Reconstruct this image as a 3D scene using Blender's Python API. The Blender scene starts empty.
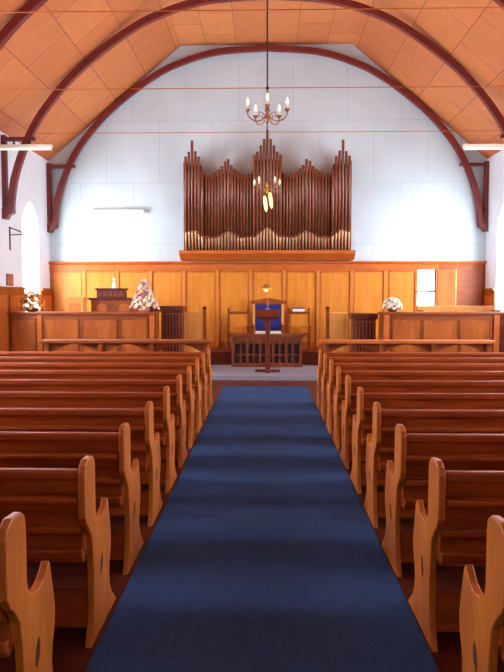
import bpy, bmesh, math, random
from mathutils import Vector, Matrix
random.seed(7)
S = bpy.context.scene
COL = S.collection
PI = math.pi

# ------------------------------------------------------------------ camera, world, exposure
EYE = 1.78
cam_d = bpy.data.cameras.new('camera')
cam_d.sensor_fit = 'VERTICAL'; cam_d.sensor_height = 36.0; cam_d.lens = 640.0/672.0*36.0
cam_d.clip_start = 0.05; cam_d.clip_end = 200
cam = bpy.data.objects.new('camera', cam_d); COL.objects.link(cam)
cam.location = (0, 0, EYE)
cam.rotation_euler = (PI/2 - math.atan(38/640), 0, math.atan(14/641.1))
S.camera = cam
w = bpy.data.worlds.new('sky'); S.world = w; w.use_nodes = True
w.node_tree.nodes['Background'].inputs[0].default_value = (0.75, 0.87, 1.0, 1)
w.node_tree.nodes['Background'].inputs[1].default_value = 1.0
S.view_settings.view_transform = 'Standard'; S.view_settings.look = 'None'
S.view_settings.gamma = 1; S.view_settings.use_curve_mapping = False
S.view_settings.exposure = -0.25
WINDOW_LIGHT = {15.6: 52, 12.5: 42, 9.55: 38, 6.6: 46, 3.65: 24}     # brightness of the sky behind each bay's frosted glass
REAR_FILL = 0.4

# ------------------------------------------------------------------ materials
def srgb(c):
    return tuple((v/255/12.92 if v/255 <= .04045 else ((v/255+.055)/1.055)**2.4) for v in c) + (1,)
def base_mat(name, rough=.6, metal=0, spec=.5):
    m = bpy.data.materials.new(name); m.use_nodes = True
    b = m.node_tree.nodes['Principled BSDF']
    b.inputs['Roughness'].default_value = rough; b.inputs['Metallic'].default_value = metal
    b.inputs['Specular IOR Level'].default_value = spec
    return m, m.node_tree, b
def noisy(name, c1, c2, scale=(6, 6, 6), rough=.6, metal=0, spec=.5, bump=0.0, detail=6, dist=0.0, nscale=1.0):
    m, nt, b = base_mat(name, rough, metal, spec)
    tc = nt.nodes.new('ShaderNodeTexCoord'); mp = nt.nodes.new('ShaderNodeMapping')
    mp.inputs['Scale'].default_value = scale
    n = nt.nodes.new('ShaderNodeTexNoise'); n.inputs['Scale'].default_value = nscale
    n.inputs['Detail'].default_value = detail; n.inputs['Distortion'].default_value = dist
    r = nt.nodes.new('ShaderNodeValToRGB')
    r.color_ramp.elements[0].position = .3; r.color_ramp.elements[1].position = .7
    r.color_ramp.elements[0].color = srgb(c1); r.color_ramp.elements[1].color = srgb(c2)
    L = nt.links.new
    L(tc.outputs['Object'], mp.inputs[0]); L(mp.outputs[0], n.inputs['Vector'])
    L(n.outputs[0], r.inputs[0]); L(r.outputs[0], b.inputs['Base Color'])
    if bump:
        bp = nt.nodes.new('ShaderNodeBump'); bp.inputs['Strength'].default_value = bump
        bp.inputs['Distance'].default_value = .01
        L(n.outputs[0], bp.inputs['Height']); L(bp.outputs[0], b.inputs['Normal'])
    return m
def glow(name, c, s):
    m, nt, b = base_mat(name)
    b.inputs['Base Color'].default_value = srgb(c)
    b.inputs['Emission Color'].default_value = srgb(c); b.inputs['Emission Strength'].default_value = s
    return m
M = {}
M['plaster'] = noisy('plaster', (226, 236, 244), (234, 241, 248), (2, 2, 2), .85, bump=.05)
M['pew'] = noisy('pew_wood', (128, 52, 14), (168, 76, 24), (2, 18, 18), .42, dist=.6, bump=.05, spec=.25)
M['end'] = noisy('bench_end_wood', (160, 80, 22), (190, 106, 36), (14, 14, 2.5), .38, dist=.8, bump=.06, spec=.25)
M['inlay'] = noisy('dark_inlay', (60, 30, 14), (80, 42, 20), (8, 8, 8), .6)
M['panel'] = noisy('wainscot_panel', (198, 116, 34), (216, 136, 46), (8, 8, 1.2), .42, dist=.7, spec=.25)
M['rail'] = noisy('wainscot_rail', (176, 84, 28), (194, 102, 38), (3, 8, 8), .45, dist=.5, spec=.25)
M['batten'] = noisy('wainscot_batten', (196, 112, 40), (210, 130, 52), (8, 8, 1.5), .45, spec=.25)
M['choir'] = noisy('choir_wood', (126, 56, 16), (152, 74, 22), (3, 3, 8), .42, dist=.6, spec=.25)
M['choir_panel'] = noisy('choir_panel', (146, 68, 18), (174, 90, 28), (8, 8, 1.5), .42, dist=.6, spec=.25)
M['light_wood'] = noisy('light_wood', (228, 150, 70), (240, 168, 88), (8, 8, 1.5), .45, spec=.25)
M['dark'] = noisy('dark_wood', (84, 30, 16), (112, 44, 22), (4, 4, 8), .42, dist=.5, spec=.25)
M['table'] = noisy('table_wood', (110, 48, 18), (142, 66, 26), (4, 4, 8), .42, dist=.5)
M['black'] = noisy('black_recess', (62, 34, 34), (80, 44, 42), (4, 4, 4), .7)
M['rib'] = noisy('rib_wood', (96, 26, 20), (122, 36, 26), (4, 4, 4), .5)
M['floorwood'] = noisy('floor_boards', (70, 26, 14), (94, 38, 20), (9, 1, 1), .45, dist=.4, spec=.25)
M['carpet'] = noisy('blue_carpet', (40, 60, 98), (54, 78, 120), (60, 60, 60), .95, spec=.1, bump=.3)
M['grey_carpet'] = noisy('grey_carpet', (132, 126, 136), (152, 146, 156), (50, 50, 50), .95, spec=.1, bump=.2)
M['pipe'] = noisy('organ_pipe', (112, 58, 36), (134, 72, 46), (6, 6, 1), .36, metal=.25)
M['pipefoot'] = noisy('organ_pipe_foot', (176, 124, 84), (196, 144, 100), (6, 6, 1), .36, metal=.25)
M['velvet'] = noisy('blue_velvet', (34, 36, 96), (46, 48, 118), (20, 20, 20), .9, spec=.2)
M['cream'] = noisy('cream_enamel', (238, 230, 206), (246, 240, 220), (3, 3, 3), .4)
M['cloth'] = noisy('cream_cushion', (222, 206, 178), (236, 222, 196), (12, 12, 12), .85)
M['white'] = noisy('white_paint', (236, 234, 230), (246, 244, 240), (5, 5, 5), .5)
M['brass'] = noisy('aged_brass', (120, 78, 52), (150, 100, 66), (12, 12, 12), .35, metal=.8)
M['gold'] = noisy('gold_brass', (206, 156, 60), (228, 180, 84), (12, 12, 12), .28, metal=.9)
M['iron'] = noisy('dark_iron', (58, 40, 40), (78, 54, 50), (12, 12, 12), .5, metal=.5)
M['plaque'] = noisy('brown_plaque', (132, 78, 56), (154, 96, 70), (6, 6, 6), .5)
M['candle'] = noisy('candle_sleeve', (240, 224, 196), (248, 236, 212), (6, 6, 6), .6)
M['bulb'] = glow('candle_bulb', (255, 214, 160), 2.2)
M['shade'] = glow('opal_glass_shade', (255, 226, 150), 1.3)
M['lampglow'] = glow('lit_lamp_shade', (255, 226, 140), 2.0)
M['tube'] = glow('fluorescent_tube', (255, 246, 226), 1.2)
M['leaf'] = noisy('dark_leaf', (36, 52, 26), (60, 80, 40), (9, 9, 9), .6)
M['pink'] = noisy('pink_petal', (238, 190, 172), (248, 214, 196), (30, 30, 30), .8)
M['ivory'] = noisy('ivory_petal', (244, 232, 206), (252, 244, 226), (30, 30, 30), .8)
M['orange'] = noisy('orange_petal', (216, 128, 50), (232, 156, 74), (30, 30, 30), .8)
M['rose'] = noisy('mauve_petal', (176, 104, 104), (196, 126, 122), (30, 30, 30), .8)
M['book'] = noisy('book_cover', (60, 56, 76), (80, 74, 96), (9, 9, 9), .6)

def seam_mat(name, c1, c2, seam, bw, rh, seamw, sw, rough, nsc):
    """board or sheet lining with thin joints; sw picks the two object axes the joints follow"""
    m, nt, b = base_mat(name, rough)
    L = nt.links.new
    tc = nt.nodes.new('ShaderNodeTexCoord'); sp = nt.nodes.new('ShaderNodeSeparateXYZ'); cb = nt.nodes.new('ShaderNodeCombineXYZ')
    L(tc.outputs['Object'], sp.inputs[0]); L(sp.outputs[sw[0]], cb.inputs[0]); L(sp.outputs[sw[1]], cb.inputs[1])
    br = nt.nodes.new('ShaderNodeTexBrick')
    br.offset = 0.5; br.inputs['Scale'].default_value = 1; br.inputs['Brick Width'].default_value = bw
    br.inputs['Row Height'].default_value = rh; br.inputs['Mortar Size'].default_value = seamw
    br.inputs['Mortar Smooth'].default_value = .2; br.inputs['Bias'].default_value = 0
    br.inputs['Color1'].default_value = srgb(c1); br.inputs['Color2'].default_value = srgb(c2); br.inputs['Mortar'].default_value = srgb(seam)
    L(cb.outputs[0], br.inputs['Vector'])
    n = nt.nodes.new('ShaderNodeTexNoise'); n.inputs['Scale'].default_value = nsc; n.inputs['Detail'].default_value = 5
    L(tc.outputs['Object'], n.inputs['Vector'])
    mx = nt.nodes.new('ShaderNodeMix'); mx.data_type = 'RGBA'; mx.blend_type = 'MULTIPLY'; mx.inputs[0].default_value = .25
    L(br.outputs['Color'], mx.inputs[6]); L(n.outputs[0], mx.inputs[7]); L(mx.outputs[2], b.inputs['Base Color'])
    return m
M['ceiling'] = seam_mat('ceiling_ply', (216, 130, 72), (202, 114, 60), (150, 72, 44), 1.22, .78, .008, (1, 0), .6, 3)
M['gable'] = seam_mat('gable_sheet', (218, 236, 242), (216, 234, 241), (196, 210, 220), 1.4, 1.6, .007, (0, 2), .85, 1)

# ------------------------------------------------------------------ mesh helpers
def nb(): return bmesh.new()
def box(bm, x0, x1, y0, y1, z0, z1):
    v = [bm.verts.new(p) for p in ((x0,y0,z0),(x1,y0,z0),(x1,y1,z0),(x0,y1,z0),(x0,y0,z1),(x1,y0,z1),(x1,y1,z1),(x0,y1,z1))]
    for f in ((0,3,2,1),(4,5,6,7),(0,1,5,4),(1,2,6,5),(2,3,7,6),(3,0,4,7)): bm.faces.new([v[i] for i in f])
    return v
def prism(bm, pts, axis, a0, a1):
    """pts: outline in the plane across axis ('x': (y,z), 'y': (x,z), 'z': (x,y)), extruded from a0 to a1"""
    def P(p, a): return {'x': (a, p[0], p[1]), 'y': (p[0], a, p[1]), 'z': (p[0], p[1], a)}[axis]
    A = [bm.verts.new(P(p, a0)) for p in pts]; B = [bm.verts.new(P(p, a1)) for p in pts]
    n = len(pts)
    bm.faces.new(A); bm.faces.new(B[::-1])
    for i in range(n): bm.faces.new((A[i], B[i], B[(i+1) % n], A[(i+1) % n]))
def tube(bm, pts, r, seg=8, cap=True):
    pts = [Vector(p) for p in pts]; n = len(pts)
    rs = r if isinstance(r, (list, tuple)) else [r]*n
    rings = []; ref = None
    for i, p in enumerate(pts):
        t = (pts[min(i+1, n-1)] - pts[max(i-1, 0)]).normalized()
        if ref is None:
            ref = Vector((1, 0, 0)) if abs(t.x) < .9 else Vector((0, 1, 0))
        a = (ref - t*ref.dot(t)).normalized(); b = t.cross(a); ref = a
        rings.append([bm.verts.new(p + (a*math.cos(2*PI*k/seg) + b*math.sin(2*PI*k/seg))*rs[i]) for k in range(seg)])
    for i in range(n-1):
        for k in range(seg):
            bm.faces.new((rings[i][k], rings[i][(k+1) % seg], rings[i+1][(k+1) % seg], rings[i+1][k]))
    if cap: bm.faces.new(rings[0][::-1]); bm.faces.new(rings[-1])
def lathe(bm, prof, c=(0, 0, 0), seg=16):
    rings = []
    for r, z in prof:
        rings.append([bm.verts.new((c[0]+r*math.cos(2*PI*k/seg), c[1]+r*math.sin(2*PI*k/seg), c[2]+z)) for k in range(seg)])
    for i in range(len(rings)-1):
        for k in range(seg):
            bm.faces.new((rings[i][k], rings[i][(k+1) % seg], rings[i+1][(k+1) % seg], rings[i+1][k]))
    bm.faces.new(rings[0][::-1]); bm.faces.new(rings[-1])
def smooth_line(pts, k=6):
    """Catmull-Rom through pts"""
    out = []; n = len(pts); V = [Vector(p) for p in pts]
    for i in range(n-1):
        a, b, c, d = V[max(i-1, 0)], V[i], V[i+1], V[min(i+2, n-1)]
        for j in range(k):
            t = j/k
            out.append(.5*((2*b) + (c-a)*t + (2*a-5*b+4*c-d)*t*t + (3*b-a-3*c+d)*t**3))
    out.append(V[-1]); return [tuple(v) for v in out]

def obj(name, bm, mat, parent=None, bevel=0, smooth=False):
    bmesh.ops.recalc_face_normals(bm, faces=bm.faces)
    me = bpy.data.meshes.new(name)
    if parent is None:
        xs = [v.co for v in bm.verts]
        c = Vector(((min(p.x for p in xs)+max(p.x for p in xs))/2, (min(p.y for p in xs)+max(p.y for p in xs))/2, min(p.z for p in xs)))
    else:
        r = parent
        while r.parent: r = r.parent
        c = Vector(r.location)
    bmesh.ops.translate(bm, vec=-c, verts=bm.verts)
    bm.to_mesh(me); bm.free()
    o = bpy.data.objects.new(name, me); COL.objects.link(o); me.materials.append(M[mat] if isinstance(mat, str) else mat)
    if parent is None: o.location = c
    else: o.parent = parent
    if smooth:
        for p in me.polygons: p.use_smooth = True
    if bevel:
        b = o.modifiers.new('bevel', 'BEVEL'); b.width = bevel; b.segments = 2; b.limit_method = 'ANGLE'; b.angle_limit = math.radians(40)
    return o
def tag(o, label=None, cat=None, group=None, kind=None):
    if label: o['label'] = label
    if cat: o['category'] = cat
    if group: o['group'] = group
    if kind: o['kind'] = kind
    return o
def thing(name, loc, label, cat, group=None):
    o = bpy.data.objects.new(name, None); COL.objects.link(o); o.location = loc; o.empty_display_size = .1
    return tag(o, label, cat, group)
def struct(name, bm, mat, label=None, bevel=0): return tag(obj(name, bm, mat, None, bevel), label, None, None, 'structure')
def bx(name, b, mat, parent, bevel=.004):
    m = nb(); box(m, *b); return obj(name, m, mat, parent, bevel)
def copy_tree(o, parent=None):
    c = o.copy(); COL.objects.link(c)
    if parent: c.parent = parent
    for ch in list(o.children): copy_tree(ch, c)
    return c

# ------------------------------------------------------------------ the room
WX, YB, YR = 5.74, 17.0, -2.6                # side walls, gable wall, wall behind the viewer
EAVE, FLAT, FX = 5.38, 8.33, 2.22
m = nb(); box(m, -WX-.4, WX+.4, YR-.4, YB+.4, -.3, 0); struct('floor', m, 'floorwood', 'dark timber floor boards')
m = nb(); prism(m, [(-WX, -.05), (WX, -.05), (WX, .1), (-WX, .1)], 'y', 13.78, YB)
struct('platform', m, 'grey_carpet', 'low platform with grey lilac carpet')
m = nb(); box(m, -WX, WX, 16.0, YB, .1, .43); struct('dais', m, 'dark', 'dark timber step in front of the panelled wall')
WIN = [15.6, 12.5, 9.55, 6.6, 3.65]
WZ0, WSP, WTOP, WHW = 1.5, 3.4, 4.12, .53
def lancet(cy, hw=WHW, z0=WZ0, sp=WSP, top=WTOP, n=8):
    """right half outline from sill centre to apex, in (y,z)"""
    H = top-sp; R = (hw*hw+H*H)/(2*hw); pts = [(cy, z0), (cy+hw, z0), (cy+hw, sp)]
    a1 = math.asin(H/R)
    for i in range(1, n): a = a1*i/n; pts.append((cy+hw-R+R*math.cos(a), sp+R*math.sin(a)))
    pts.append((cy, top)); return pts
for s, nm in ((-1, 'wall_left'), (1, 'wall_right')):
    m = nb(); x0, x1 = s*WX, s*(WX+.4)
    edges = [YR-.4] + [(WIN[i]+WIN[i+1])/2 for i in range(4)][::-1] + [YB+.4]
    for i, cy in enumerate(WIN[::-1]):
        a, b = edges[i], edges[i+1]
        R_ = lancet(cy); L_ = [(2*cy-p[0], p[1]) for p in R_]
        prism(m, [(cy, 0)] + R_ + [(cy, EAVE+.4), (b, EAVE+.4), (b, 0)], 'x', x0, x1)
        prism(m, [(cy, 0)] + L_ + [(cy, EAVE+.4), (a, EAVE+.4), (a, 0)], 'x', x0, x1)
    struct(nm, m, 'plaster', 'white plastered side wall')
# gable wall with the doorway on the right
DX0, DX1, DZ1 = 3.97, 4.47, 2.52
def prof(extra=.0): return [(-WX-.4, EAVE-.35), (-FX, FLAT), (FX, FLAT), (WX+.4, EAVE-.35)]
m = nb()
prism(m, [(-WX-.4, 0), (-WX-.4, 5.6), (-FX-.2, FLAT+.3), (FX+.2, FLAT+.3), (WX+.4, 5.6), (WX+.4, 0), (DX1, 0), (DX1, DZ1), (DX0, DZ1), (DX0, 0)], 'y', YB, YB+.25)
struct('wall_front', m, 'gable', 'pale blue gable wall above the panelling')
m = nb(); prism(m, [(-WX-.4, 0), (-WX-.4, 5.6), (-FX-.2, FLAT+.3), (FX+.2, FLAT+.3), (WX+.4, 5.6), (WX+.4, 0)], 'y', YR-.3, YR)
struct('wall_rear', m, 'plaster', 'white wall behind the viewer')
m = nb(); e = .12
sl = (FLAT-EAVE)/(WX-FX)
prism(m, [(-WX-.4, EAVE-.4*sl), (-FX, FLAT), (FX, FLAT), (WX+.4, EAVE-.4*sl), (WX+.4, EAVE-.4*sl+e), (FX, FLAT+e), (-FX, FLAT+e), (-WX-.4, EAVE-.4*sl+e)], 'y', YR-.3, YB+.3)
struct('ceiling', m, 'ceiling', 'canted ceiling lined with orange timber sheets')

# windows: frame, frosted pane, glazing bars
k = 0
for cy in WIN:
    pane_mat = glow('frosted_daylight_glass', (236, 244, 255), WINDOW_LIGHT[cy])
    for s in (-1, 1):
        k += 1
        R_ = lancet(cy); full = R_[1:] + [(2*cy-p[0], p[1]) for p in R_[::-1][1:-1]]
        inn = lancet(cy, WHW-.05, WZ0+.05, WSP, WTOP-.07); fi = inn[1:] + [(2*cy-p[0], p[1]) for p in inn[::-1][1:-1]]
        m = nb(); xa, xb = s*(WX+.24), s*(WX+.32)
        for X in (xa, xb):
            pass
        A = [[m.verts.new((X, *p)) for p in full] for X in (xa, xb)]; B = [[m.verts.new((X, *p)) for p in fi] for X in (xa, xb)]
        n = len(full)
        for i in range(n):
            j = (i+1) % n
            m.faces.new((A[0][i], A[0][j], B[0][j], B[0][i])); m.faces.new((A[1][i], A[1][j], B[1][j], B[1][i]))
            m.faces.new((A[0][i], A[0][j], A[1][j], A[1][i])); m.faces.new((B[0][i], B[0][j], B[1][j], B[1][i]))
        fr = struct('window_%d' % k, m, 'white')
        fr['label'] = 'tall lancet window with frosted glass'
        m = nb(); prism(m, fi, 'x', s*(WX+.27), s*(WX+.29)); obj('pane', m, pane_mat, fr)
        m = nb()
        box(m, min(s*(WX+.255), s*(WX+.27)), max(s*(WX+.255), s*(WX+.27)), cy-.012, cy+.012, WZ0+.03, WTOP-.08)
        for z in (2.15, 2.8, 3.45): box(m, min(s*(WX+.255), s*(WX+.27)), max(s*(WX+.255), s*(WX+.27)), cy-WHW+.04, cy+WHW-.04, z-.012, z+.012)
        obj('glazing_bar', m, 'white', fr)
m = nb(); box(m, -1.6, 1.6, YR, YR+.04, 2.2, 5.2); fr = struct('window_11', m, 'white', 'wide unseen rear window added to light the bench backs')  # unseen glowing window, added as front light on the bench backs
m = nb(); box(m, -1.5, 1.5, YR+.04, YR+.05, 2.3, 5.1); obj('pane', m, glow('rear_fill_glass', (236, 244, 255), REAR_FILL), fr)

# panelling (wainscot) of the gable wall
wb = struct('trim_1', (lambda m: (box(m, -WX, DX0-.06, YB-.05, YB, .43, 2.66), m)[1])(nb()), 'rail', 'orange timber panelling along the gable wall')
BAT = [.04+.4425+.885*i for i in range(-7, 4)]
for i in range(len(BAT)-1):
    a, b = BAT[i]+.05, BAT[i+1]-.05
    if a < -WX: a = -WX+.04
    m = nb(); box(m, a+.02, b-.02, YB-.062, YB-.05, .62, 2.45); obj('panel', m, 'panel', wb, .006)
for x in BAT:
    if x-.05 > -WX: bx('batten', (x-.045, x+.045, YB-.085, YB-.05, .5, 2.5), 'batten', wb)
bx('panel', (3.24, 3.86, YB-.062, YB-.05, .62, 2.45), 'panel', wb)
bx('top_rail', (-WX, DX0-.06, YB-.075, YB-.05, 2.5, 2.66), 'rail', wb)
m = nb(); prism(m, [(YB-.15, 2.74), (YB-.15, 2.71), (YB-.09, 2.66), (YB, 2.66), (YB, 2.74)], 'x', -WX, WX); struct('trim_2', m, 'rail', 'moulded top edge of the panelling')
wr = struct('trim_3', (lambda m: (box(m, DX1+.06, WX, YB-.05, YB, .43, 2.66), m)[1])(nb()), 'choir', 'panelling right of the doorway, shade put into its brown')  # darker wood than the rest paints in the blocked light here
bx('panel', (4.95, 5.68, YB-.062, YB-.05, .62, 2.45), 'choir', wr); bx('batten', (4.78, 4.87, YB-.085, YB-.05, .5, 2.5), 'rail', wr)
m = nb(); box(m, DX0-.06, DX1+.06, YB-.05, YB, DZ1, 2.66); struct('trim_4', m, 'rail', 'timber above the doorway')
# side wall dados
t = 5
for s in (-1, 1):
    for a, b in ((YB-.06, 16.15), (15.05, 13.05), (11.95, 10.1), (9.0, 7.15), (6.05, 4.2), (3.1, YR)):
        m = nb(); x0, x1 = sorted((s*WX, s*(WX-.04)))
        box(m, x0, x1, b, a, .1 if a > 13.8 and b > 13.8 else 0, 1.97)
        o = struct('trim_%d' % t, m, 'choir', 'brown timber dado on the side wall'); t += 1
        xa, xb = sorted((s*(WX-.04), s*(WX-.055)))
        q = max(1, round((a-b)/.8)); st = (a-b)/q
        for i in range(q): bx('panel', (xa, xb, b+st*i+.07, b+st*(i+1)-.07, .5, 1.84), 'rail', o)
        xc, xd = sorted((s*WX, s*(WX-.08))); bx('dado_cap', (xc, xd, b, a, 1.97, 2.03), 'choir', o, .006)
# doorway: frame, glazed lights at its back, leaf standing open
dr = struct('door_1', (lambda m: (box(m, DX0-.06, DX0, YB-.07, YB+.25, .43, DZ1+.05), box(m, DX1, DX1+.06, YB-.07, YB+.25, .43, DZ1+.05), box(m, DX0, DX1, YB-.07, YB+.25, DZ1, DZ1+.05), m)[3])(nb()), 'rail', 'doorway with bright glazed door at right of the panelling')
m = nb(); box(m, DX0, DX1, YB+.16, YB+.17, .43, DZ1); obj('pane', m, glow('door_daylight_glass', (255, 250, 238), 7), dr)
m = nb(); box(m, DX0, DX1, YB+.12, YB+.16, 1.93, 1.99); box(m, DX0, DX1, YB+.12, YB+.16, .43, .95); obj('door_rail', m, 'light_wood', dr, .004)
m = nb(); box(m, 0, .5, -.02, .02, .44, DZ1-.01)
bmesh.ops.rotate(m, verts=m.verts, cent=(0, 0, 0), matrix=Matrix.Rotation(math.radians(-42), 3, 'Z')); bmesh.ops.translate(m, verts=m.verts, vec=(DX1+.03, YB-.1, 0))
lf = obj('door_leaf', m, 'light_wood', dr, .004)
m = nb(); tube(m, [(DX1+.33, YB-.42, 1.45), (DX1+.31, YB-.47, 1.45)], [.012, .025]); obj('door_knob', m, 'brass', lf)

# ------------------------------------------------------------------ roof ribs with iron ties
ARC = smooth_line([(-5.57, 3.68), (-5.48, 4.35), (-5.21, 5.12), (-4.85, 5.76), (-4.27, 6.45), (-3.66, 6.98), (-3.0, 7.45), (-2.35, 7.79), (-1.32, 8.1), (0, 8.2)], 5)
ARC = ARC + [(-x, z) for x, z in ARC[::-1][1:]]
def rib(y, label):
    r = thing('arched_roof_rib', (0, y, 3.6), label, 'roof rib', 'arched ribs under the ceiling')
    m = nb(); hw, dp = .065, .07; P = []
    n = len(ARC)
    for i, (x, z) in enumerate(ARC):
        a = Vector(ARC[max(i-1, 0)]); b = Vector(ARC[min(i+1, n-1)]); tn = (b-a).normalized(); nr = Vector((-tn.y, tn.x))
        P.append([m.verts.new((x+nr.x*q, y+p, z+nr.y*q)) for p, q in ((-hw, -dp), (hw, -dp), (hw, dp), (-hw, dp))])
    for i in range(n-1):
        for k in range(4): m.faces.new((P[i][k], P[i][(k+1) % 4], P[i+1][(k+1) % 4], P[i+1][k]))
    m.faces.new(P[0]); m.faces.new(P[-1][::-1]); obj('arch', m, 'rib', r, .008)
    for s in (-1, 1):
        a, b = sorted((s*WX, s*(WX-.1))); bx('wall_post', (a, b, y-.06, y+.06, 3.75, 5.3), 'rib', r)
        a, b = sorted((s*(WX-.02), s*5.0)); bx('hammer_beam', (a, b, y-.05, y+.05, 5.18, 5.26), 'rib', r)
        m = nb(); a, b = sorted((s*WX, s*(WX-.32)))
        prism(m, [(s*WX, 3.5), (s*(WX-.1), 3.5), (s*(WX-.14), 3.58), (s*(WX-.24), 3.63), (s*(WX-.24), 3.74), (s*WX, 3.74)], 'y', y-.09, y+.09); obj('corbel', m, 'rib', r, .006)
    if y < 16:
        m = nb(); tube(m, [(-5.15, y, 5.34), (5.15, y, 5.34)], .007, 6); obj('tie_rod', m, 'rail', r)
for y, l in ((16.88, 'dark red arched rib lying against the pale gable wall'), (14.0, 'dark red arched rib with tie rod, next in front of the gable'),
             (11.1, 'dark red arched rib nearest the viewer, cut by the top of the picture'), (8.15, 'dark red arched rib overhead above the middle pews')): rib(y, l)
# ceiling ridge rolls at the two bends
# ------------------------------------------------------------------ carpet runner
m = nb(); box(m, -.855, .825, 0.2, 12.75, 0, .012); tag(obj('carpet_runner', m, 'carpet'), 'long blue carpet runner down the middle aisle', 'carpet')

# ------------------------------------------------------------------ pews
END = [(0, .70), (0, .92), (.015, .955), (.06, .98), (.15, .975), (.185, .95), (.195, .9), (.195, .69), (.21, .645), (.25, .612), (.31, .602), (.37, .615), (.41, .64), (.44, .668),
       (.458, .64), (.48, .56), (.503, .47), (.51, .42), (.50, .36), (.47, .29), (.458, .23), (.465, .17), (.51, .10), (.58, .04), (.62, .0),
       (.07, 0), (.09, .03), (.12, .1), (.14, .2), (.145, .34), (.135, .46), (.115, .56), (.07, .62), (.03, .655)]
PL = 4.5
def make_pew(s):
    """aisle end at x = s*.9, origin at floor under the aisle end's back edge"""
    p = thing('pew', (0, 0, 0), 'pew', 'pew')
    for X, nm in ((0, 'bench_end'), (s*PL, 'bench_end')):
        m = nb(); prism(m, END, 'x', X, X+s*.036); e = obj(nm, m, 'end', p, .007)
        if X == 0:
            m = nb(); prism(m, [(.27, .30), (.30, .33), (.31, .37), (.30, .41), (.275, .375), (.265, .335)], 'x', -s*.003, s*.01); obj('inlay', m, 'inlay', e)
    a, b = sorted((s*.042, s*PL))
    bx('top_rail', (a, b, .03, .085, .875, .93), 'pew', p, .014)
    m = nb(); prism(m, [(.055, .875), (.08, .875), (.135, .47), (.11, .47)], 'x', a, b); obj('backrest', m, 'pew', p)
    bx('book_ledge', (a, b, -.015, .07, .775, .80), 'pew', p, .006)
    bx('middle_rail', (a, b, .05, .1, .60, .635), 'pew', p, .006)
    bx('lower_rail', (a, b, .075, .125, .46, .505), 'pew', p, .008)
    bx('seat', (a, b, .10, .50, .43, .465), 'pew', p, .01)
    bx('seat_apron', (a, b, .44, .465, .34, .43), 'pew', p)
    bx('kick_board', (a, b, .16, .185, .06, .26), 'pew', p)
    m = nb()
    a, b = sorted((s*2.2, s*2.24)); box(m, a, b, .14, .46, 0, .43); obj('support', m, 'pew', p)
    return p
ORD = ['nearest', 'second', 'third', 'fourth', 'fifth', 'sixth', 'seventh', 'eighth', 'ninth', 'farthest']
for s, side in ((-1, 'left'), (1, 'right')):
    proto = make_pew(s)
    for i in range(10):
        p = proto if i == 0 else copy_tree(proto)
        p.location = ((-.92 if i == 0 else -.885) if s < 0 else .835, 2.20+.865*i, 0)
        o = ['nearest and cut by the picture edge'] + ['%s pew from the viewer' % q for q in ORD[1:9]] + ['farthest, next to the low desk']
        p['label'] = 'brown wooden pew %s of the aisle, %s' % (side, o[i])
        p['group'] = 'pews %s of the aisle' % side

# ------------------------------------------------------------------ prayer desks ahead of the first pews
def desk(s, side):
    p = thing('prayer_desk', (s*2.45, 11.2, 0), 'long narrow wooden desk with curved brackets before the %s pews' % side, 'desk', 'long low desks before the pews')
    a, b = sorted((s*.95, s*3.95))
    bx('desk_top', (a, b, 11.05, 11.38, .99, 1.045), 'rail' if s > 0 else 'choir', p, .012)
    bx('rail', (a+.05, b-.05, 11.19, 11.23, .3, .38), 'choir', p)
    for x in [s*1.05, s*2.0, s*2.9, s*3.85]:
        bx('leg', (x-.035, x+.035, 11.1, 11.32, 0, .99), 'choir', p)
    xs = sorted([s*1.05, s*2.0, s*2.9, s*3.85])
    for u, v in zip(xs[:-1], xs[1:]):
        m = nb(); n = 10; up = [(u+.035+(v-u-.07)*i/n, .80+.17*math.sin(PI*i/n)) for i in range(n+1)]
        prism(m, [(u+.035, .99)] + up + [(v-.035, .99)], 'y', 11.2, 11.225); obj('bracket', m, 'choir', p)
desk(-1, 'left'); desk(1, 'right')

# ------------------------------------------------------------------ choir fronts
def panelled(p, x0, x1, y, z0, z1, spans, fm, pm, post=None):
    bx('front_board', (x0, x1, y, y+.04, z0, z1), fm, p)
    for a, b in spans:
        o = bx('panel', (a, b, y-.008, y, z0+.2, z1-.12), pm, p, .006)
        m = nb()
        for bb in ((a-.03, b+.03, y-.022, y, z1-.12, z1-.095), (a-.03, b+.03, y-.022, y, z0+.175, z0+.2), (a-.03, a, y-.022, y, z0+.2, z1-.12), (b, b+.03, y-.022, y, z0+.2, z1-.12)): box(m, *bb)
        obj('moulding', m, fm, o)
c = thing('choir_stall_front', (-4.1, 14.0, .1), 'long brown panelled stall front on the left holding two flower arrangements', 'stall front', 'panelled choir stall fronts')
panelled(c, -5.66, -2.45, 14.0, .1, 1.42, [(-5.6, -5.1), (-4.87, -4.15), (-4.03, -3.3), (-3.18, -2.62)], 'choir', 'choir_panel')
bx('ledge', (-5.68, -2.4, 13.93, 14.4, 1.42, 1.475), 'choir', c, .01)
for x in (-4.98, -2.5): bx('post', (x-.05, x+.05, 13.96, 14.06, .1, 1.42), 'rail', c)
bx('end_board', (-2.45, -2.41, 14.0, 14.38, .1, 1.42), 'choir', c)
c = thing('choir_stall_front', (4.1, 14.0, .1), 'long brown panelled stall front on the right with a small white bouquet', 'stall front', 'panelled choir stall fronts')
panelled(c, 2.56, 5.0, 14.0, .1, 1.42, [(2.78, 3.36), (3.44, 4.16), (4.24, 4.86)], 'choir', 'choir_panel')
bx('ledge', (2.5, 5.68, 13.93, 14.4, 1.42, 1.475), 'choir', c, .01)
for x in (2.62, 5.0): bx('post', (x-.06, x+.06, 13.96, 14.06, .1, 1.42), 'rail', c)
bx('side_board', (5.06, 5.66, 14.0, 14.04, .1, 1.42), 'dark', c); bx('end_board', (2.52, 2.56, 14.0, 14.38, .1, 1.42), 'choir', c)

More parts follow.
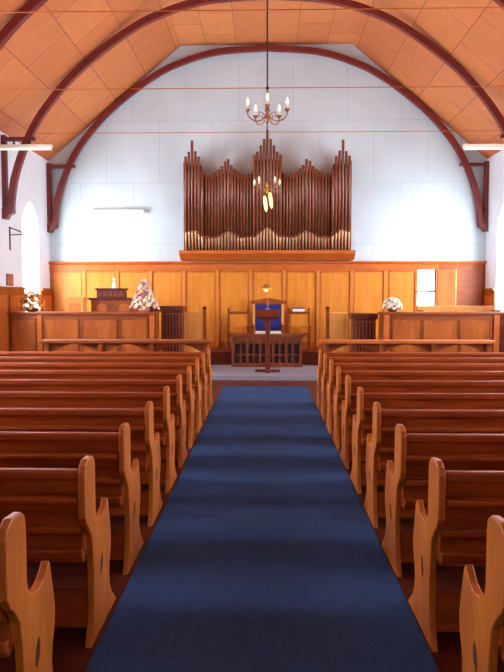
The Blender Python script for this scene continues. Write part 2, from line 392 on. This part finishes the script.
# slatted dark stall ends beside the centre
for s in (-1, 1):
    zt = 1.6 if s < 0 else 1.43
    x0, x1 = sorted((s*1.92, s*2.38)) if s < 0 else (1.98, 2.48)
    l = 'dark reddish slatted cabinet beside the left stall, flowers at its left' if s < 0 else 'dark slatted cabinet between the right stall and the pale gate'
    c = thing('slatted_cabinet', ((x0+x1)/2, 14.6, .1), l, 'cabinet', 'slatted dark cabinets')
    bx('body', (x0, x1, 14.5, 14.95, .1, zt-.13), 'dark', c)
    bx('cabinet_top', (x0-(.3 if s < 0 else .04), x1+.04, 14.44, 15.0, zt-.13, zt), 'dark', c, .012)
    for i in range(6):
        x = x0+.05+(x1-x0-.1)*i/5; bx('slat', (x-.012, x+.012, 14.475, 14.5, .2, zt-.2), 'table', c, .003)
    bx('slat_rail', (x0+.02, x1-.02, 14.47, 14.5, zt-.2, zt-.16), 'table', c)
    # pale gate with newel
    g = thing('stall_gate', (s*1.68, 15.0, .1), 'pale panelled gate with newel post on the %s of the centre' % ('left' if s < 0 else 'right'), 'gate', 'pale panelled gates')
    a, b = sorted((s*1.47, s*1.92)); bx('gate_board', (a, b, 15.0, 15.04, .15, 1.43), 'light_wood', g)
    o = bx('panel', (a+.09, b-.09, 14.985, 15.0, .35, 1.28), 'light_wood', g, .008); bx('gate_rail', (a, b, 14.98, 15.06, 1.40, 1.45), 'light_wood', g)
    bx('newel_post', (s*1.44-.04, s*1.44+.04, 14.96, 15.04, .1, 1.5), 'choir', g)
    m = nb(); lathe(m, [(.03, 0), (.035, .02), (.06, .035), (.06, .06), (.03, .075), (.015, .095)], (s*1.44, 15.0, 1.5)); obj('finial', m, 'dark', g, smooth=True)
# back rail of the right stalls
c = thing('choir_bench', (4.4, 14.9, .1), 'choir bench whose back rail, coloured as lit, shows behind the right stall front', 'bench')
bx('top_rail', (3.5, 5.25, 14.9, 14.96, 1.46, 1.6), 'light_wood', c, .012); bx('backrest', (3.52, 5.23, 14.92, 14.95, .6, 1.46), 'choir', c)  # light on the top rail is painted in with paler wood
bx('seat', (3.52, 5.23, 14.5, 14.92, .52, .56), 'choir', c)
for x in (3.5, 5.21): bx('bench_end', (x, x+.04, 14.48, 14.97, .1, 1.5), 'choir', c)

# ------------------------------------------------------------------ left side: reading stand, console, box, figure
c = thing('reading_stand', (-4.4, 14.8, .1), 'pale wooden reading stand behind the left stall front', 'reading stand')
bx('body', (-4.6, -4.2, 14.65, 14.95, .1, 1.74), 'light_wood', c); bx('stand_top', (-4.63, -4.17, 14.62, 14.98, 1.74, 1.8), 'light_wood', c, .01)
bx('panel', (-4.53, -4.27, 14.638, 14.65, 1.3, 1.66), 'batten', c)
c = thing('console_desk', (-3.6, 15.0, .1), 'brown console desk with two arched panels under a dark red box', 'desk')
bx('body', (-4.12, -3.04, 15.0, 15.5, .1, 1.73), 'choir', c); bx('desk_top', (-4.17, -2.98, 14.96, 15.52, 1.73, 1.79), 'dark', c, .012)
for x in (-3.87, -3.33):
    m = nb(); q = [(x+.13*math.cos(PI*i/10), 1.56+.09*math.sin(PI*i/10)) for i in range(11)]
    prism(m, [(x+.13, 1.2)] + q + [(x-.13, 1.2)], 'y', 14.985, 15.0); obj('arched_panel', m, 'rail', c, .004)
c = thing('carved_box', (-3.65, 15.1, 1.79), 'dark red carved box standing on the console desk', 'box')
bx('body', (-3.97, -3.32, 14.95, 15.25, 1.79, 1.97), 'dark', c); bx('lid', (-4.0, -3.29, 14.92, 15.28, 1.97, 2.01), 'dark', c, .01)
for i in range(5): bx('carving', (-3.94+.125*i, -3.85+.125*i, 14.938, 14.95, 1.82, 1.94), 'rib', c)
c = thing('white_figurine', (-3.59, 15.1, 2.01), 'small white bottle shaped figure on top of the dark red box', 'figurine')
m = nb(); lathe(m, [(.05, 0), (.055, .02), (.04, .05), (.045, .1), (.03, .15), (.015, .17)], (-3.59, 15.1, 2.01)); obj('body', m, 'white', c, smooth=True)
m = nb(); lathe(m, [(.012, .17), (.03, .19), (.034, .215), (.022, .245), (.006, .255)], (-3.59, 15.1, 2.01)); obj('head', m, 'ivory', c, smooth=True)

# ------------------------------------------------------------------ flowers
def bloom(name, c, r, mat, parent):
    m = nb()
    for ring, (n, rr, tilt, h) in enumerate(((6, 1.0, .35, 0), (5, .72, .8, .12), (3, .4, 1.2, .2))):
        for k in range(n):
            a = 2*PI*k/n + ring*.5; d = Vector((math.cos(a), math.sin(a), 0)); q = Vector((-d.y, d.x, 0))
            up = Vector((0, 0, 1)); R = r*rr
            P = [Vector((0, 0, h*r)), d*R*.55*math.cos(tilt)+q*R*.42+up*R*.35*math.sin(tilt)+up*h*r, d*R*math.cos(tilt)+up*R*math.sin(tilt)*.9+up*h*r, d*R*.55*math.cos(tilt)-q*R*.42+up*R*.35*math.sin(tilt)+up*h*r]
            mid = (P[1]+P[3])/2 - up*R*.1
            vs = [m.verts.new(p) for p in P]; vm = m.verts.new(mid)
            for i in range(4): m.faces.new((vs[i], vs[(i+1) % 4], vm))
    bmesh.ops.create_icosphere(m, subdivisions=1, radius=r*.5, matrix=Matrix.Translation((0, 0, r*.12)))
    return m
def arrangement(loc, label, shape, n, mats, r, leaves, vase, vm='white'):
    p = thing('flower_arrangement', loc, label, 'flowers')
    L = Vector(loc)
    m = nb(); lathe(m, vase, loc); obj('vase', m, vm, p, smooth=True)
    for i in range(n):
        off, dirn = shape(i, n); d = dirn.normalized()
        m = bloom('flower', None, r*random.uniform(.8, 1.2), None, p)
        rot = Vector((0, 0, 1)).rotation_difference(d).to_matrix()
        bmesh.ops.rotate(m, verts=m.verts, cent=(0, 0, 0), matrix=rot); bmesh.ops.translate(m, verts=m.verts, vec=L+off)
        obj('flower', m, random.choice(mats), p)
    m = nb()
    for i in range(leaves):
        off, dirn = shape(random.randrange(n), n); d = (dirn.normalized()+Vector((random.uniform(-.4, .4), random.uniform(-.4, .4), random.uniform(-.2, .6)))).normalized()
        q = d.cross(Vector((0, 0, 1))).normalized()*.022; a = L+off*.8; ln = random.uniform(.09, .16)
        vs = [m.verts.new(v) for v in (a, a+d*ln*.5+q, a+d*ln, a+d*ln*.5-q)]; m.faces.new(vs)
        vs2 = [m.verts.new(v+Vector((0, .003, -.002))) for v in (a, a+d*ln*.5+q, a+d*ln, a+d*ln*.5-q)]; m.faces.new(vs2[::-1])
    obj('leaves', m, 'leaf', p)
def cone(R, z0, h):
    def f(i, n):
        t = i/(n-1); rr = R*(1-t*.93); a = i*2.399963
        return Vector((rr*math.cos(a), rr*.7*math.sin(a), z0+h*t)), Vector((math.cos(a), math.sin(a), .35+t))
    return f
def dome(R, z0, h):
    def f(i, n):
        t = (i+.5)/n; rr = R*math.sqrt(1-t*t); a = i*2.399963
        return Vector((rr*math.cos(a), rr*.6*math.sin(a), z0+h*t)), Vector((math.cos(a), math.sin(a), .3+1.5*t))
    return f
V1 = [(.09, 0), (.12, .02), (.13, .06), (.11, .09)]
arrangement((-2.7, 14.15, 1.475), 'tall cone shaped arrangement of pink and ivory flowers on the left ledge', cone(.31, .08, .6), 80, ['pink', 'ivory', 'ivory', 'pink', 'ivory', 'rose'], .07, 80, V1, 'rose')
arrangement((-5.2, 14.15, 1.475), 'loose orange and cream flowers with dark leaves at the far left ledge', dome(.26, .08, .34), 44, ['orange', 'ivory', 'orange', 'orange'], .075, 130, V1, 'black')
arrangement((2.78, 14.15, 1.475), 'small low white bouquet on the right stall ledge', dome(.19, .08, .2), 34, ['ivory', 'white'], .075, 30, [(.07, 0), (.1, .02), (.1, .06), (.08, .08)], 'black')

# ------------------------------------------------------------------ organ
ORG = thing('pipe_organ', (0, 16.5, 2.66), 'brown pipe organ with tall pipes rising in towers on the gable wall', 'pipe organ')
m = nb(); prism(m, [(YB, 2.76), (16.55, 2.76), (16.42, 2.84), (16.36, 2.87), (16.30, 2.9), (16.30, 2.99), (YB, 2.99)], 'x', -2.21, 2.26); obj('organ_shelf', m, 'rail', ORG, .006)
def lerp(t, x):
    for (a, u), (b, v) in zip(t[:-1], t[1:]):
        if a <= x <= b: return u+(v-u)*(x-a)/(b-a)
    return t[-1][1] if x > t[-1][0] else t[0][1]
TOP = [(0, 6.03), (.10, 5.75), (.19, 5.6), (.28, 5.42), (.36, 5.4), (.38, 4.96), (.6, 4.93), (.78, 5.02), (.88, 5.12), (.95, 5.2), (1.03, 5.38), (1.11, 5.2), (1.2, 5.1), (1.35, 4.98), (1.55, 4.93), (1.66, 4.95), (1.68, 5.3), (1.76, 5.38), (1.83, 5.5), (1.91, 5.78), (1.99, 5.5), (2.05, 5.38), (2.2, 5.34)]
BAND = [(0, 3.63), (.1, 3.54), (.3, 3.36), (.7, 3.34), (.85, 3.44), (1.0, 3.52), (1.15, 3.44), (1.3, 3.34), (1.58, 3.34), (1.7, 3.4), (1.88, 3.55), (2.1, 3.47), (2.2, 3.46)]
BACK = [(0, 5.35), (.36, 5.3), (.38, 4.88), (.7, 4.86), (1.03, 5.02), (1.35, 4.88), (1.66, 4.86), (1.68, 5.2), (2.2, 5.2)]
NP = 51; SPC = 2*2.08/(NP-1); CX = .03
xs = [CX-2.08+SPC*i for i in range(NP)]
bk = [(x, lerp(BACK, abs(x-CX))) for x in [CX-2.11+.04*i for i in range(106)]]
m = nb(); prism(m, [(CX-2.11, 2.99)] + bk + [(CX+2.09, 2.99)], 'y', 16.66, 16.95); obj('case_back', m, 'dark', ORG)
for x in xs:
    a = abs(x-CX); zt = lerp(TOP, a); zb = lerp(BAND, a)
    y = 16.58 - (.1 if (a < .36 or abs(a-1.9) < .24) else 0) - .04*max(0, 1-abs(a-1.03)/.35)
    m = nb(); r = .036
    lathe(m, [(r, zb+.03), (r, zt-.01), (r*.93, zt)], (x, y, 0), 10); o = obj('pipe', m, 'pipe', ORG, smooth=False)
    for p_ in o.data.polygons: p_.use_smooth = len(p_.vertices) == 4
    m = nb(); lathe(m, [(.016, 2.985), (.033, zb-.03), (.036, zb+.03)], (x, y, 0), 10); o2 = obj('pipe_foot', m, 'pipefoot', o)
    for p_ in o2.data.polygons: p_.use_smooth = len(p_.vertices) == 4
m = nb(); pts = smooth_line([(CX+s_*a, lerp(BAND, a)) for s_, a in [(-1, 2.1-.1*i) for i in range(21)] + [(1, .1*i) for i in range(22)]], 2)
for i in range(len(pts)-1):
    (xa, za), (xb, zb) = pts[i], pts[i+1]
    prism(m, [(xa, za-.025), (xb, zb-.025), (xb, zb+.025), (xa, za+.025)], 'y', 16.42, 16.46)
bmesh.ops.remove_doubles(m, verts=m.verts, dist=.0005); obj('carved_band', m, 'dark', ORG)
for s_ in (-1, 1):
    bx('case_post', (CX+s_*2.12-.02, CX+s_*2.12+.02, 16.5, 16.95, 2.99, 5.25), 'dark', ORG)

# ------------------------------------------------------------------ chandeliers
def chandelier(c, ztop, label, sc, turn, drops):
    X, Y, Z = c
    p = thing('chandelier', (X, Y, Z), label, 'chandelier', None)
    m = nb(); tube(m, [(X, Y, Z+.05), (X, Y, ztop)], .012, 8); obj('rod', m, 'iron', p)
    m = nb(); lathe(m, [(.012, 5.31), (.03, 5.325), (.03, 5.355), (.012, 5.37)], (X, Y, 0), 12); obj('collar', m, 'iron', p) if Z > 4.5 else m.free()
    m = nb(); lathe(m, [(.0, -.09*sc), (.018*sc, -.08*sc), (.03*sc, -.06*sc), (.02*sc, -.035*sc), (.06*sc, -.01*sc), (.07*sc, .02*sc), (.04*sc, .05*sc), (.025*sc, .09*sc), (.045*sc, .13*sc), (.035*sc, .18*sc), (.012, .22*sc)], (X, Y, Z), 16)
    obj('hub', m, 'gold' if drops else 'brass', p, smooth=True)
    for i in range(5):
        a = -PI/2+turn+2*PI*i/5; d = Vector((math.cos(a), math.sin(a), 0))
        C = Vector((X, Y, Z))
        pts = smooth_line([tuple(C+d*(q*sc)+Vector((0, 0, h*sc))) for q, h in ((.05, .02), (.12, -.045), (.2, -.055), (.29, -.03), (.345, .03), (.35, .09))], 4)
        m = nb(); tube(m, pts, .011*sc, 8); arm = obj('arm', m, 'brass', p, smooth=True)
        pts = smooth_line([tuple(C+d*(q*sc)+Vector((0, 0, h*sc))) for q, h in ((.06, .08), (.13, .10), (.15, .05), (.12, .02))], 4)
        m = nb(); tube(m, pts, .007*sc, 6); obj('scroll', m, 'brass', arm, smooth=True)
        e = C+d*.35*sc
        m = nb(); lathe(m, [(.01*sc, .08*sc), (.035*sc, .095*sc), (.05*sc, .12*sc), (.045*sc, .13*sc)], e, 12); cup = obj('candle_cup', m, 'brass', p, smooth=True)
        m = nb(); lathe(m, [(.018*sc, .13*sc), (.018*sc, .2*sc)], e, 10); obj('candle_sleeve', m, 'candle', cup, smooth=True)
        m = nb(); lathe(m, [(.012*sc, .2*sc), (.024*sc, .225*sc), (.022*sc, .26*sc), (.01*sc, .3*sc), (.003*sc, .32*sc)], e, 12); obj('bulb', m, 'bulb', cup, smooth=True)
    if drops:
        for q, tl in ((-.055, .06), (.06, -.03)):
            m = nb(); lathe(m, [(.022, 0), (.036, -.05), (.04, -.17), (.032, -.28), (.012, -.34)], (0, 0, 0), 12)
            bmesh.ops.rotate(m, verts=m.verts, cent=(0, 0, 0), matrix=Matrix.Rotation(-.12, 3, 'Y')); bmesh.ops.translate(m, verts=m.verts, vec=(X+q, Y-.02, Z-.12+(.07 if q > 0 else 0)))
            obj('glass_shade', m, 'shade', p, smooth=True)
chandelier((.02, 11.1, 4.83), 8.25, 'brass candle chandelier nearer the viewer, seen against the pale gable wall', 1.0, 0, False)
chandelier((.02, 14.0, 4.1), 8.25, 'lower brass chandelier with two hanging glass shades, seen against the organ pipes', .82, PI/5, True)

# ------------------------------------------------------------------ fluorescent battens
def batten(x0, x1, y, z, label, mat='cream'):
    p = thing('fluorescent_light', ((x0+x1)/2, y, z), label, 'light fitting', 'fluorescent fittings')
    bx('housing', (x0, x1, y-.05, y+.05, z, z+.07), mat, p, .006)
    m = nb(); tube(m, [(x0+.04, y-.02, z-.03), (x1-.04, y-.02, z-.03)], .016, 10); obj('tube', m, 'tube', p, smooth=True)
    for x in (x0+.02, x1-.02): bx('lamp_holder', (x-.015, x+.015, y-.045, y+.005, z-.055, z), 'white', p)
    return p
p = batten(-5.74, -4.6, 13.88, 5.0, 'white fluorescent batten under the roof rib at the left wall')
for x in (-5.45, -5.1): bx('hanger', (x-.01, x+.01, 13.9, 13.98, 5.05, 5.2), 'iron', p)
p = batten(4.18, 5.74, 13.88, 4.96, 'white fluorescent batten under the roof rib at the right wall')
for x in (5.45, 5.1): bx('hanger', (x-.01, x+.01, 13.9, 13.98, 5.05, 5.2), 'iron', p)
p = batten(-4.6, -3.22, YB-.05, 4.03, 'slim cream light strip fixed low on the gable wall')

# ------------------------------------------------------------------ communion table
c = thing('communion_table', (.02, 15.8, .1), 'dark carved communion table with a slatted arcaded front', 'table')
X0, X1, Y0, Y1 = -.84, .88, 15.5, 15.92
bx('tabletop', (X0-.03, X1+.03, Y0-.04, Y1+.02, .84, .89), 'table', c, .008)
bx('plinth', (X0, X1, Y0, Y1, .1, .2), 'table', c); bx('back_board', (X0+.02, X1-.02, Y0+.12, Y0+.15, .2, .84), 'black', c)
for x in (X0, X1-.07): bx('side_board', (x, x+.07, Y0, Y1, .2, .84), 'table', c)
nP = 5; W = (X1-X0-.14)/nP
for i in range(1, nP): x = X0+.07+W*i; bx('post', (x-.025, x+.025, Y0, Y0+.05, .2, .84), 'table', c)
for i in range(nP):
    a = X0+.07+W*i+.025; b = a+W-.05; m = nb(); md = (a+b)/2; h = (b-a)/4
    for q in (a+h, a+3*h):
        arc = [(q+h*.9*math.cos(PI*k/8), .62+h*.9*math.sin(PI*k/8)) for k in range(9)]
        prism(m, [(q+h, .79), (q+h, .62)] + arc + [(q-h, .62), (q-h, .79)], 'y', Y0+.01, Y0+.04)
    box(m, md-.014, md+.014, Y0+.01, Y0+.04, .2, .62); box(m, a, b, Y0+.01, Y0+.04, .38, .42)
    obj('arcade', m, 'table', c)
bx('apron', (X0, X1, Y0-.01, Y0+.05, .78, .84), 'table', c)

# lectern with its reading lamp
LX, LY = .04, 14.5
c = thing('lectern', (LX, LY, .1), 'dark wooden lectern on a single column before the communion table', 'lectern')
m = nb()
for b_ in ((LX-.28, LX+.28, LY-.05, LY+.05, .1, .16), (LX-.05, LX+.05, LY-.25, LY+.25, .1, .16)): box(m, *b_)
obj('foot', m, 'dark', c, .01)
m = nb(); box(m, LX-.055, LX+.055, LY-.055, LY+.055, .16, 1.38); obj('column', m, 'dark', c, .012)
m = nb(); prism(m, [(LY-.2, 1.36), (LY+.12, 1.52), (LY+.12, 1.48), (LY-.18, 1.33)], 'x', LX-.27, LX+.27); obj('book_rest', m, 'dark', c, .006)
m = nb(); prism(m, [(LX-.055, 1.2), (LX+.055, 1.2), (LX+.2, 1.38), (LX-.2, 1.38)], 'y', LY-.04, LY+.04); obj('bracket', m, 'dark', c, .006)
m = nb(); prism(m, [(LY+.09, 1.52), (LY+.12, 1.52), (LY+.12, 1.49), (LY+.09, 1.49)], 'x', LX-.27, LX+.27); obj('lip', m, 'dark', c)
c = thing('reading_lamp', (LX, LY+.1, 1.52), 'brass lamp with a glowing shade on a thin stem above the lectern', 'lamp')
m = nb(); lathe(m, [(.05, 0), (.05, .01), (.012, .02)], (LX, LY+.09, 1.52)); obj('base', m, 'gold', c, smooth=True)
m = nb(); tube(m, smooth_line([(LX, LY+.09, 1.53), (LX, LY+.09, 1.85), (LX-.01, LY+.09, 2.02), (LX-.03, LY+.06, 2.07)], 5), .009, 8); obj('stem', m, 'brass', c, smooth=True)
m = nb(); lathe(m, [(.12, 1.98), (.115, 2.0), (.07, 2.05), (.03, 2.085), (.008, 2.09)], (LX-.03, LY+.06, 0), 20); obj('lamp_shade', m, 'gold', c, smooth=True)
m = nb(); bmesh.ops.create_uvsphere(m, u_segments=14, v_segments=8, radius=.055, matrix=Matrix.Translation((LX-.04, LY+.04, 1.975))); obj('bulb', m, 'lampglow', c, smooth=True)

# ------------------------------------------------------------------ chairs on the step
Z = .43
c = thing('throne_chair', (.06, 16.45, Z), 'large chair with a blue velvet back and cream seat behind the table', 'chair')
for x in (-.34, .40):
    bx('back_post', (x, x+.06, 16.62, 16.68, Z, Z+1.2), 'light_wood', c)
    bx('leg', (x, x+.06, 16.2, 16.26, Z, Z+.62), 'choir', c); bx('armrest', (x-.01, x+.07, 16.18, 16.62, Z+.62, Z+.67), 'choir', c, .01)
m = nb(); prism(m, [(-.4, Z+1.2), (.52, Z+1.2), (.52, Z+1.28), (.3, Z+1.31), (.06, Z+1.36), (-.18, Z+1.31), (-.4, Z+1.28)], 'y', 16.6, 16.69); obj('crest_rail', m, 'choir', c, .008)
bx('back_cushion', (-.27, .39, 16.585, 16.64, Z+.5, Z+1.18), 'velvet', c, .02); bx('back_frame', (-.28, .40, 16.64, 16.67, Z+.42, Z+1.2), 'choir', c)
bx('seat', (-.28, .40, 16.2, 16.6, Z+.36, Z+.42), 'choir', c); bx('seat_cushion', (-.27, .39, 16.19, 16.58, Z+.42, Z+.5), 'cloth', c, .02)
for x, l in ((-.72, 'pale wooden side chair left of the blue backed chair'), (.86, 'pale wooden side chair right of the blue backed chair')):
    c = thing('side_chair', (x, 16.5, Z), l, 'chair', 'side chairs beside the blue chair')
    for q in (-.28, .23):
        bx('back_post', (x+q, x+q+.05, 16.66, 16.71, Z, Z+1.02), 'choir', c); bx('leg', (x+q, x+q+.05, 16.3, 16.35, Z, Z+.62), 'choir', c)
        bx('armrest', (x+q-.01, x+q+.06, 16.28, 16.66, Z+.62, Z+.66), 'choir', c, .008)
        m = nb(); lathe(m, [(.025, 0), (.035, .03), (.02, .06), (.005, .08)], (x+q+.025, 16.685, Z+1.02), 10); obj('finial', m, 'choir', c, smooth=True)
    bx('backrest', (x-.23, x+.23, 16.67, 16.70, Z+.45, Z+.97), 'panel', c); bx('crest_rail', (x-.25, x+.25, 16.655, 16.715, Z+.93, Z+1.0), 'choir', c, .01)
    bx('seat', (x-.27, x+.27, 16.3, 16.68, Z+.4, Z+.45), 'choir', c, .01)
c = thing('book', (.88, 16.62, Z+1.0), 'white paged book lying on top of the right side chair', 'book')
bx('pages', (.70, 1.0, 16.6, 16.78, Z+1.0, Z+1.07), 'white', c); bx('cover', (.69, 1.01, 16.59, 16.79, Z+1.07, Z+1.1), 'book', c)

# ------------------------------------------------------------------ left wall fittings
c = thing('wall_bracket', (-5.74, 14.3, 2.85), 'black iron bracket on the left wall beside the window', 'bracket')
m = nb(); box(m, -5.74, -5.72, 14.28, 14.32, 2.85, 3.37); obj('wall_plate', m, 'iron', c)
m = nb(); tube(m, [(-5.72, 14.3, 3.35), (-5.38, 14.3, 3.22)], .013); obj('arm', m, 'iron', c)
m = nb(); tube(m, [(-5.72, 14.3, 3.19), (-5.38, 14.3, 3.2)], .011); obj('brace', m, 'iron', c)
c = thing('wall_plaque', (-5.74, 14.25, 2.06), 'small brown rectangular plaque above the dado on the left wall', 'plaque')
bx('plate', (-5.74, -5.715, 14.08, 14.42, 2.07, 2.3), 'plaque', c); bx('frame', (-5.74, -5.725, 14.06, 14.44, 2.05, 2.32), 'choir', c)
